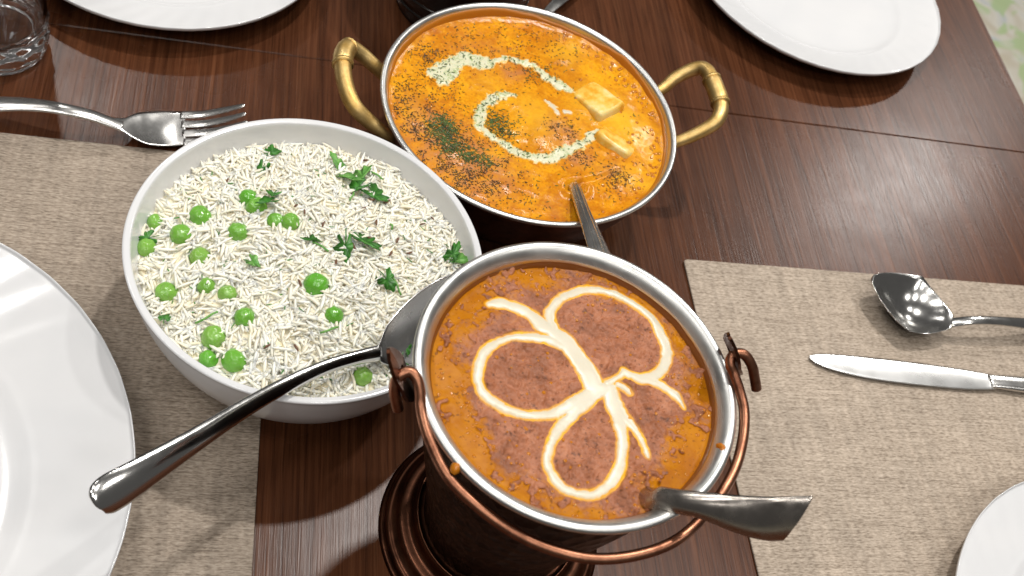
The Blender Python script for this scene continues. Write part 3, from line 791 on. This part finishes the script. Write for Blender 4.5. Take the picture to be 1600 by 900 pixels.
def herb_flecks():
    def scatter(n, test, mat, name, lab, lmin, lmax, wid):
        V, F = [], []; k = 0; tries = 0
        while k < n and tries < n*60:
            tries += 1
            i = rng.integers(len(CXg)); x, y, z = CXg[i], CYg[i], CZg[i]
            if (x-KX)**2+(y-KY)**2 > .0862**2 or random.random() > test(i, x, y): continue
            x += random.uniform(-.0003, .0003); y += random.uniform(-.0003, .0003)
            Ln = random.uniform(lmin, lmax); w = random.uniform(*wid)
            zz = z+.0002+(.0009 if min(D1[i], D2[i]) < 0 else 0)
            M = Matrix.Translation((x, y, zz)) @ Euler((random.uniform(-.4, .4), random.uniform(-.25, .25), random.uniform(0, 6.28))).to_matrix().to_4x4()
            b = len(V); h = .00014
            v = [(-Ln/2, 0, -h), (0, w/2, -h), (Ln/2, 0, -h), (0, -w/2, -h), (-Ln/2, 0, h), (0, w/2, h*1.6), (Ln/2, 0, h), (0, -w/2, h*1.6)]
            V += [tuple(M @ Vector(q)) for q in v]; F += [tuple(b+q for q in f) for f in ((3, 2, 1, 0), (4, 5, 6, 7), (0, 1, 5, 4), (1, 2, 6, 5), (2, 3, 7, 6), (3, 0, 4, 7))]
            k += 1
        o = mesh(name, V, F, mat, None, False); tag(o, lab, 'herbs', kind='stuff')
    spots = [(at(a, b, .062), r, w) for a, b, r, w in ((640, 130, .030, .5), (650, 200, .028, .8), (700, 240, .026, 1.0), (690, 200, .010, 1.0), (760, 280, .026, .9), (700, 285, .020, .7), (880, 208, .011, 1.0), (905, 245, .011, .9), (745, 60, .030, .35), (850, 65, .02, .35), (665, 85, .012, 1.0), (960, 285, .014, .5), (830, 110, .012, .8), (985, 90, .010, .9), (960, 275, .009, .9), (790, 210, .012, .6), (620, 170, .016, .6))]
    clump = lambda x, y: max(0.0, .5+1.5*float(vnoise(np.array(x*210.), np.array(y*210.), 5))+.8*float(vnoise(np.array(x*520.), np.array(y*520.), 2)))
    def dens(i, x, y):
        d = .011
        for p, r, w in spots: d += w*math.exp(-((x-p.x)**2+(y-p.y)**2)/r**2*1.5)*.8
        if min(D1[i], D2[i], D3[i]) < .0002: return 0
        return d*clump(x, y)
    scatter(3000, dens, FLECK, 'dried_herb_flecks', 'dark dried fenugreek flecks sprinkled over the orange curry', .0007, .0021, (.00022, .0005))
    sp2 = [(at(a, b, .062), r, w) for a, b, r, w in ((690, 198, .0085, 2.0), (703, 228, .007, 1.8), (725, 238, .006, .9), (748, 250, .008, 1.0), (770, 190, .010, .5), (785, 205, .010, .5), (845, 115, .010, .25), (700, 215, .006, .7))]
    def dens2(i, x, y):
        if min(D1[i], D2[i]) < -.0004: return .16*clump(x, y)
        d = .004
        for p, r, w in sp2: d += w*math.exp(-((x-p.x)**2+(y-p.y)**2)/r**2*1.5)
        return d
    scatter(1900, dens2, DILL, 'green_herb_flecks', 'fine green dill flecks dusted on the cream and in dark tufts on the orange curry', .0009, .0030, (.00025, .0005))
    # tiny oil droplets and foam along the right wall
    V, F = [], []
    for k in range(190):
        if k < 140: a = random.uniform(-.5, 1.6); r = random.uniform(.080, .0872) if k > 50 else random.uniform(.06, .086)
        else: a = random.uniform(0, 6.28); r = .084*math.sqrt(random.random())
        x, y = KX+r*math.cos(a), KY+r*math.sin(a); s = random.uniform(.0005, .0015); z = near_z(CXg, CYg, CZg, x, y)
        b = len(V)
        for i in range(4):
            th = PI/2*i/3*.95
            for j in range(8): V.append((x+s*math.cos(th)*math.cos(j*PI/4), y+s*math.cos(th)*math.sin(j*PI/4), z-.0001+s*.6*math.sin(th)))
        F += rings_faces(4, 8, True, False, True, b)
    o = mesh('oil_droplets', V, F, BUBBLE); tag(o, 'tiny shiny oil droplets on the orange curry along the pan wall', 'oil', kind='stuff')
herb_flecks()
# spoon in the curry
ks_ = empty('serving_spoon', at(925, 340, .07)); tag(ks_, 'steel spoon stuck in the orange curry with handle passing behind the bucket', 'spoon', 'serving spoons in the dishes')
pts = [(886, 262, .048, .0052, .0040), (896, 281, .0580, .0046, .0046), (903, 297, .0640, .0044, .0048), (912, 322, .0705, .0047, .0046), (922, 347, .0765, .0055, .0040), (933, 376, .082, .0066, .0034), (944, 405, .087, .0076, .0030), (955, 432, .091, .0082, .0028), (964, 455, .093, .0080, .0028), (970, 470, .0935, .0060, .0028), (973, 476, .0935, .0015, .0024)]
sheet('handle', [(*L(at(a, b, z), ks_), w, t_, -.0016, -.15) for a, b, z, w, t_ in pts], SATIN, ks_, 25, groove=.00035)

# ------------------------------------------------------------------ copper bucket
HX, HY, HR, HH = .0402, .2723, .0703, .160
bk = empty('copper_bucket', (HX, HY, 0)); tag(bk, 'dark hammered copper serving bucket with wire handle holding the brown dal', 'bucket')
body = [(.0392, .018), (.0400, .030), (.0440, .052), (.0500, .078), (.0560, .104), (.0610, .128), (.0640, .148), (.0648, .154)]
lathe('bucket_body', [(.0005, .018)]+[tuple(p) for p in smooth_prof(body, 5)], HAMMER, bk, 160)
foot = [(.0005, .0), (.0550, .0), (.0562, .0018), (.0562, .0048), (.0550, .0062), (.0535, .0066), (.0515, .0086), (.0500, .0112), (.0480, .0120), (.0455, .0126), (.0440, .0150), (.0432, .0182), (.0415, .0200), (.0396, .0196), (.0005, .0190)]
lathe('foot_ring', [tuple(p) for p in smooth_prof(foot, 3)], DARKCOP, bk, 160)
lip = [(.0652, .1520), (.0668, .1545), (.0690, .1562), (.0702, .1580), (.0703, .1592), (.0696, .1602), (.0682, .1606), (.0666, .1600), (.0650, .1586), (.0636, .1566), (.0628, .1545), (.0624, .148), (.0588, .130), (.0518, .100), (.0400, .062), (.0005, .05)]
lathe('steel_rim', [tuple(p) for p in smooth_prof(lip, 4)], STEEL_LIP, bk, 192)
HC = Vector((HX, HY, 0))
# lugs with holes, and the bail
def lug(hole_at, ang, lean):
    d = Vector((math.cos(ang), math.sin(ang), 0)); s = Vector((-d.y, d.x, 0))
    v_ = d*math.sin(lean)+Vector((0, 0, math.cos(lean))); nrm = s.cross(v_)
    n = 24; rh = .0036; outl = []
    for i in range(n):
        a = 2*PI*i/n; u = math.cos(a)*.0082; v = math.sin(a)*(.0185 if math.sin(a) > 0 else .0190)
        u *= 1-.45*math.sin(a)**2*(1 if math.sin(a) > 0 else .3)
        outl.append((u, v))
    hole = [(rh*math.cos(2*PI*i/n), rh*math.sin(2*PI*i/n)) for i in range(n)]
    V = []
    for off in (.0007, -.0007):
        for ring in (outl, hole): V += [tuple(hole_at+s*u+v_*v+nrm*(off+.10*abs(v)*abs(u)/.008)) for u, v in ring]
    F = []
    for i in range(n):
        j = (i+1) % n
        F.append((i, j, n+j, n+i)); F.append((2*n+i, 3*n+i, 3*n+j, 2*n+j))
        F.append((i, 2*n+i, 2*n+j, j)); F.append((n+i, n+j, 3*n+j, 3*n+i))
    mesh('handle_lug', V, F, DARKCOP, bk, False)
lug(at(628, 584, .1625)-HC, math.radians(-157.5), math.radians(26))
lug(at(1144, 553, .1650)-HC, math.radians(37), math.radians(-30))
px_arc = [(657, 632, .1600), (661, 655, .1585), (672, 690, .1570), (700, 745, .1545), (745, 790, .1520), (800, 830, .1500), (860, 858, .1490), (930, 873, .1485), (1000, 866, .1490), (1060, 842, .1505), (1110, 795, .1530), (1145, 740, .1555), (1160, 690, .1575), (1163, 645, .1595), (1156, 612, .1610)]
arc = [at(a, b, z)-HC for a, b, z in px_arc]
def up(v, dz): return v+Vector((0, 0, dz))
left = [at(622, 640, .150)-HC, at(617, 618, .157)-HC, at(617, 600, .1625)-HC, at(626, 586, .1660)-HC, at(640, 581, .1670)-HC, at(651, 592, .1660)-HC, at(656, 612, .1630)-HC]
right = [at(1147, 585, .1635)-HC, at(1141, 570, .1660)-HC, at(1143, 558, .1680)-HC, at(1153, 552, .1690)-HC, at(1165, 556, .1685)-HC, at(1175, 572, .1650)-HC, at(1179, 590, .1600)-HC, at(1182, 608, .1550)-HC]
path = smooth_prof([tuple(p) for p in left+arc+right], 7)
tube('bail_handle', path, .0023, COPPER, bk, 14)
for px, py, z, r in ((716, 728, .1585, .0030), (1128, 700, .1590, .0022)):
    n = 12; V = []
    for i in range(5):
        th = PI/2*i/4*.97
        for j in range(n):
            a = 2*PI*j/n; rr = r*(1+.25*math.sin(2*a+px)+.15*math.sin(3*a))
            V.append((rr*math.cos(th)*math.cos(a), rr*math.cos(th)*math.sin(a), .0030*math.sin(th)-.0012))
    o = mesh('sauce_drip', V, rings_faces(5, n, True, False, True), SAUCE); o.location = at(px, py, z)
    tag(o, 'orange sauce drip on the %s of the steel bucket rim' % ('left front' if px < 900 else 'right side'), 'sauce drip', 'sauce drips on the bucket rim')

def dal():
    ZD = .1515
    x, y, F = disc_grid(360, .0632); X, Y = x+HX, y+HY; r = np.hypot(x, y)/.0625
    z = ZD+.0012*fbm(x, y, 60, 4, 1)+.0020*np.abs(fbm(x, y, 190, 3, 2))+.0004*fbm(x, y, 700, 2, 4)
    a = np.arctan2(y, x)
    oil = np.clip((r-.58)/.34, 0, 1)*.80+.50*fbm(x, y, 62, 4, 6)
    for px, py, rr, k in ((700, 600, .014, .55), (735, 690, .013, .5), (1080, 680, .016, .6), (1050, 750, .014, .55), (740, 500, .012, .4), (870, 790, .010, .3), (1100, 600, .012, .4), (830, 425, .010, .2)):
        p = at(px, py, ZD); oil += k*np.exp(-((X-p.x)**2+(Y-p.y)**2)/rr**2*1.5)
    for px, py, rr, k in ((1000, 540, .02, .7), (830, 590, .02, .7), (920, 700, .02, .6), (820, 700, .014, .4), (1040, 640, .012, .5), (920, 430, .014, .3), (980, 780, .012, .4)):
        p = at(px, py, ZD); oil -= k*np.exp(-((X-p.x)**2+(Y-p.y)**2)/rr**2*1.2)
    oil = np.clip(oil, 0, 1); lump = np.clip(fbm(x, y, 330, 2, 6)-.12, 0, 1)*3.0; oil = np.clip(oil-lump*(oil < .98), 0, 1)
    p = at(1004, 772, ZD); d = np.hypot(X-p.x, Y-p.y); z += .0022*np.exp(-((d-.0075)/.003)**2)
    base = ZD+.0009*fbm(x, y, 60, 2, 1)
    z = z*(1-oil)+(base-.0002+.00014*fbm(x, y, 260, 2, 3))*oil
    z += .0010*np.clip((r-.95)/.05, 0, 1)**2
    S = [[(766, 474, 6.8), (780, 473, 10.0), (797, 476, 10.0), (818, 483, 10.0), (833, 494, 11.0), (846, 506, 14.2)],
         [(848, 508, 15.3), (862, 516, 14.2), (880, 530, 15.3), (897, 549, 16.4), (914, 571, 17.4), (924, 592, 18.5), (932, 606, 16.4), (952, 606, 12.1)],
         [(870, 520, 8.9), (860, 497, 10.0), (862, 482, 10.0), (872, 470, 10.0), (893, 458, 10.0), (919, 451, 10.0), (945, 453, 8.9), (968, 461, 8.9), (994, 476, 8.9), (1017, 495, 8.9), (1032, 518, 10.0), (1041, 540, 10.0), (1043, 559, 10.0), (1036, 576, 10.0), (1021, 588, 11.0), (1006, 592, 11.0), (990, 588, 10.0), (975, 580, 7.8)],
         [(1006, 592, 10.0), (1022, 597, 8.9), (1040, 605, 8.9), (1057, 618, 7.8), (1064, 629, 5.7), (1069, 638, 3.6)],
         [(880, 540, 8.9), (855, 530, 10.0), (825, 526, 8.9), (799, 526, 8.9), (773, 537, 8.9), (755, 555, 8.9), (747, 578, 8.9), (749, 600, 8.9), (761, 618, 8.9), (780, 633, 10.0), (803, 643, 10.0), (833, 648, 10.0), (863, 645, 10.0), (890, 635, 12.1), (915, 622, 14.2), (930, 612, 14.2)],
         [(918, 622, 13.2), (897, 645, 12.1), (877, 667, 11.0), (862, 692, 8.9), (855, 717, 8.9), (861, 739, 8.9), (876, 757, 8.9), (897, 768, 8.9), (919, 772, 8.9), (941, 766, 8.9), (959, 751, 10.0), (969, 729, 10.0), (972, 707, 8.9), (972, 684, 10.0), (969, 661, 13.2), (963, 640, 15.3), (957, 620, 14.2), (955, 606, 11.0)],
         [(966, 640, 13.2), (978, 655, 10.0), (994, 674, 7.8), (1006, 695, 6.8), (1013, 714, 3.6)]]
    S += [[(975, 581, 7.5), (964, 590, 6), (950, 598, 8)], [(966, 600, 7), (978, 607, 6), (984, 614, 4)]]
    st = px_strokes(S, ZD+.0006, 3950.)
    D = stroke_dist(X, Y, st)+.0009*fbm(X, Y, 300, 3, 2)+.0009*fbm(X, Y, 70, 2, 5)
    halo = np.clip(1-(D-.0001)/.0007, 0, 1)*np.clip(.8+.8*fbm(X, Y, 150, 2, 1), 0, 1)
    z = np.where(D < .0006, z*(.3)+(base+.0001)*.7, z)
    o = mesh('dal', np.stack([X, Y, z], 1), F, DAL, recalc=False)
    ca = o.data.color_attributes.new('mask', 'FLOAT_COLOR', 'POINT')
    ca.data.foreach_set('color', np.stack([halo, oil, 0*oil, 1+0*oil], 1).astype(np.float32).ravel())
    tag(o, 'thick brown lentil dal with orange oil in the copper bucket', 'dal')
    zc = np.where(D < .0012, base, z)
    o, _ = cream_layer('cream_drizzle', X, Y, zc, st, CREAM, .00055, .0010, 300, .0009, .0001, .0010)
    tag(o, 'white cream drawn as a butterfly on the brown dal', 'cream')
    # small bubbles and glistening beads of oil along the wall
    V, Fb = [], []
    for k in range(420):
        a = random.uniform(0, 6.28); q = random.uniform(.74, .975) if k < 300 else math.sqrt(random.random())*.8
        i = int(np.argmin((x-q*.0625*math.cos(a))**2+(y-q*.0625*math.sin(a))**2)); s = random.uniform(.0003, .0010)
        if D[i] < .001: continue
        b = len(V)
        for ii in range(4):
            th = PI/2*ii/3*.95
            for j in range(8): V.append((X[i]+s*math.cos(th)*math.cos(j*PI/4), Y[i]+s*math.cos(th)*math.sin(j*PI/4), z[i]-.0001+s*.6*math.sin(th)))
        Fb += rings_faces(4, 8, True, False, True, b)
    o = mesh('oil_beads', V, Fb, BUBBLE); tag(o, 'tiny glistening oil beads on the brown dal near the bucket wall', 'oil', kind='stuff')
dal()
ds = empty('serving_spoon', at(1060, 790, .165)); tag(ds, 'short steel spoon stuck in the brown dal with broad handle over the bucket rim', 'spoon', 'serving spoons in the dishes')
pts = [(990, 768, .146, .0046, .0034, .70), (1008, 774, .1535, .0048, .0036, .72), (1024, 778, .1590, .0049, .0038, .74), (1055, 784, .1645, .0049, .0038, .78), (1090, 790, .1690, .0053, .0036, .82), (1120, 797, .1720, .0063, .0034, .88), (1150, 805, .1745, .0077, .0034, .95), (1185, 812, .1775, .0092, .0034, 1.02), (1215, 815, .1800, .0103, .0036, 1.08), (1238, 815, .1818, .0108, .0042, 1.12), (1245, 815, .1824, .0107, .0042, 1.12)]
sheet('handle', [(*L(at(a, b, z), ds), w, t_, -.0016, r) for i, (a, b, z, w, t_, r) in enumerate(pts)], DULL, ds, 17, slant=.55)

def film(name, parent, cx, cy, prof, mat, amp, seedk):
    """thin irregular smear of sauce left on a pot's inner wall"""
    n = 240; V = []
    for i, (r, z, f) in enumerate(prof):
        for j in range(n):
            t = 2*PI*j/n; u = np.array(math.cos(t)*1.0), np.array(math.sin(t)*1.0)
            h = amp*(.5+float(fbm(u[0], u[1], 2.2, 4, seedk))*.9)
            V.append((cx+(r+f*h*.30)*math.cos(t), cy+(r+f*h*.30)*math.sin(t), z+f*h))
    return mesh(name, V, rings_faces(len(prof), n), mat, parent)
film('wall_smear', bpy.data.objects['dal'], HX, HY, [(.0612, .1500, 0), (.0616, .1524, 0), (.0622, .1528, .55), (.0629, .1532, 1.0), (.0640, .1532, 1.0)], SMEAR, .0032, 2)
film('wall_smear', bpy.data.objects['paneer_curry'], KX, KY, [(.0876, .0605, 0), (.0882, .0632, 0), (.0885, .0636, .6), (.0888, .0640, 1.0), (.0902, .0640, 1.0)], SMEAR2, .0050, 5)

# ------------------------------------------------------------------ glass tumbler
gx, gy = -.359, .446
g = empty('glass_tumbler', (gx, gy, 0)); tag(g, 'clear glass tumbler with thick ribbed base at the top left corner', 'glass')
prof = [(.0005, .002), (.024, .002), (.0275, .0), (.0300, .002), (.0312, .006), (.0318, .016), (.0320, .026), (.0322, .040), (.0332, .070), (.0342, .100), (.0340, .1015), (.0330, .1010), (.0318, .070), (.0306, .040), (.0300, .028), (.0280, .0225), (.020, .0195), (.0005, .0190)]
def gf(th, r, z, i):
    if r > .025 and .003 < z < .034 and i < 44:
        k = math.sin((z-.003)/.031*PI)
        r += k*(.00045*math.cos(14*th+z*420)+.0007*math.cos(z*780+.6*math.sin(th*2)))
    return r, z
lathe('tumbler', [tuple(p) for p in smooth_prof(prof, 5)], GLASS, g, 180, gf)

# ------------------------------------------------------------------ dark pot behind the pan
dx, dy = -.125, .66
dp = empty('dark_pot', (dx, dy, 0)); tag(dp, 'dark polished metal pot half hidden behind the orange curry pan', 'pot')
body = [(.0005, .0), (.040, .0), (.044, .003), (.047, .012), (.049, .014), (.048, .017), (.051, .026), (.053, .028), (.052, .031), (.056, .045), (.060, .060), (.063, .075), (.0645, .0765), (.0640, .078), (.0620, .0775), (.0595, .065), (.053, .040), (.045, .014), (.0005, .010)]
lathe('pot_body', [tuple(p) for p in smooth_prof(body, 4)], GRAPHITE, dp, 128)
ss = empty('steel_spoon', at(880, 5, .02)); tag(ss, 'thin steel cutlery handle poking out behind the top of the orange curry pan', 'cutlery')
pts = [(845, 30, .006, .0030, .0022), (862, 12, .008, .0040, .0024), (880, -5, .010, .0050, .0024), (905, -28, .010, .0060, .0024), (940, -60, .008, .0070, .0024)]
sheet('handle', [(*L(at(a, b, z), ss), w, t_, 0, 0) for a, b, z, w, t_ in pts], STEEL, ss)
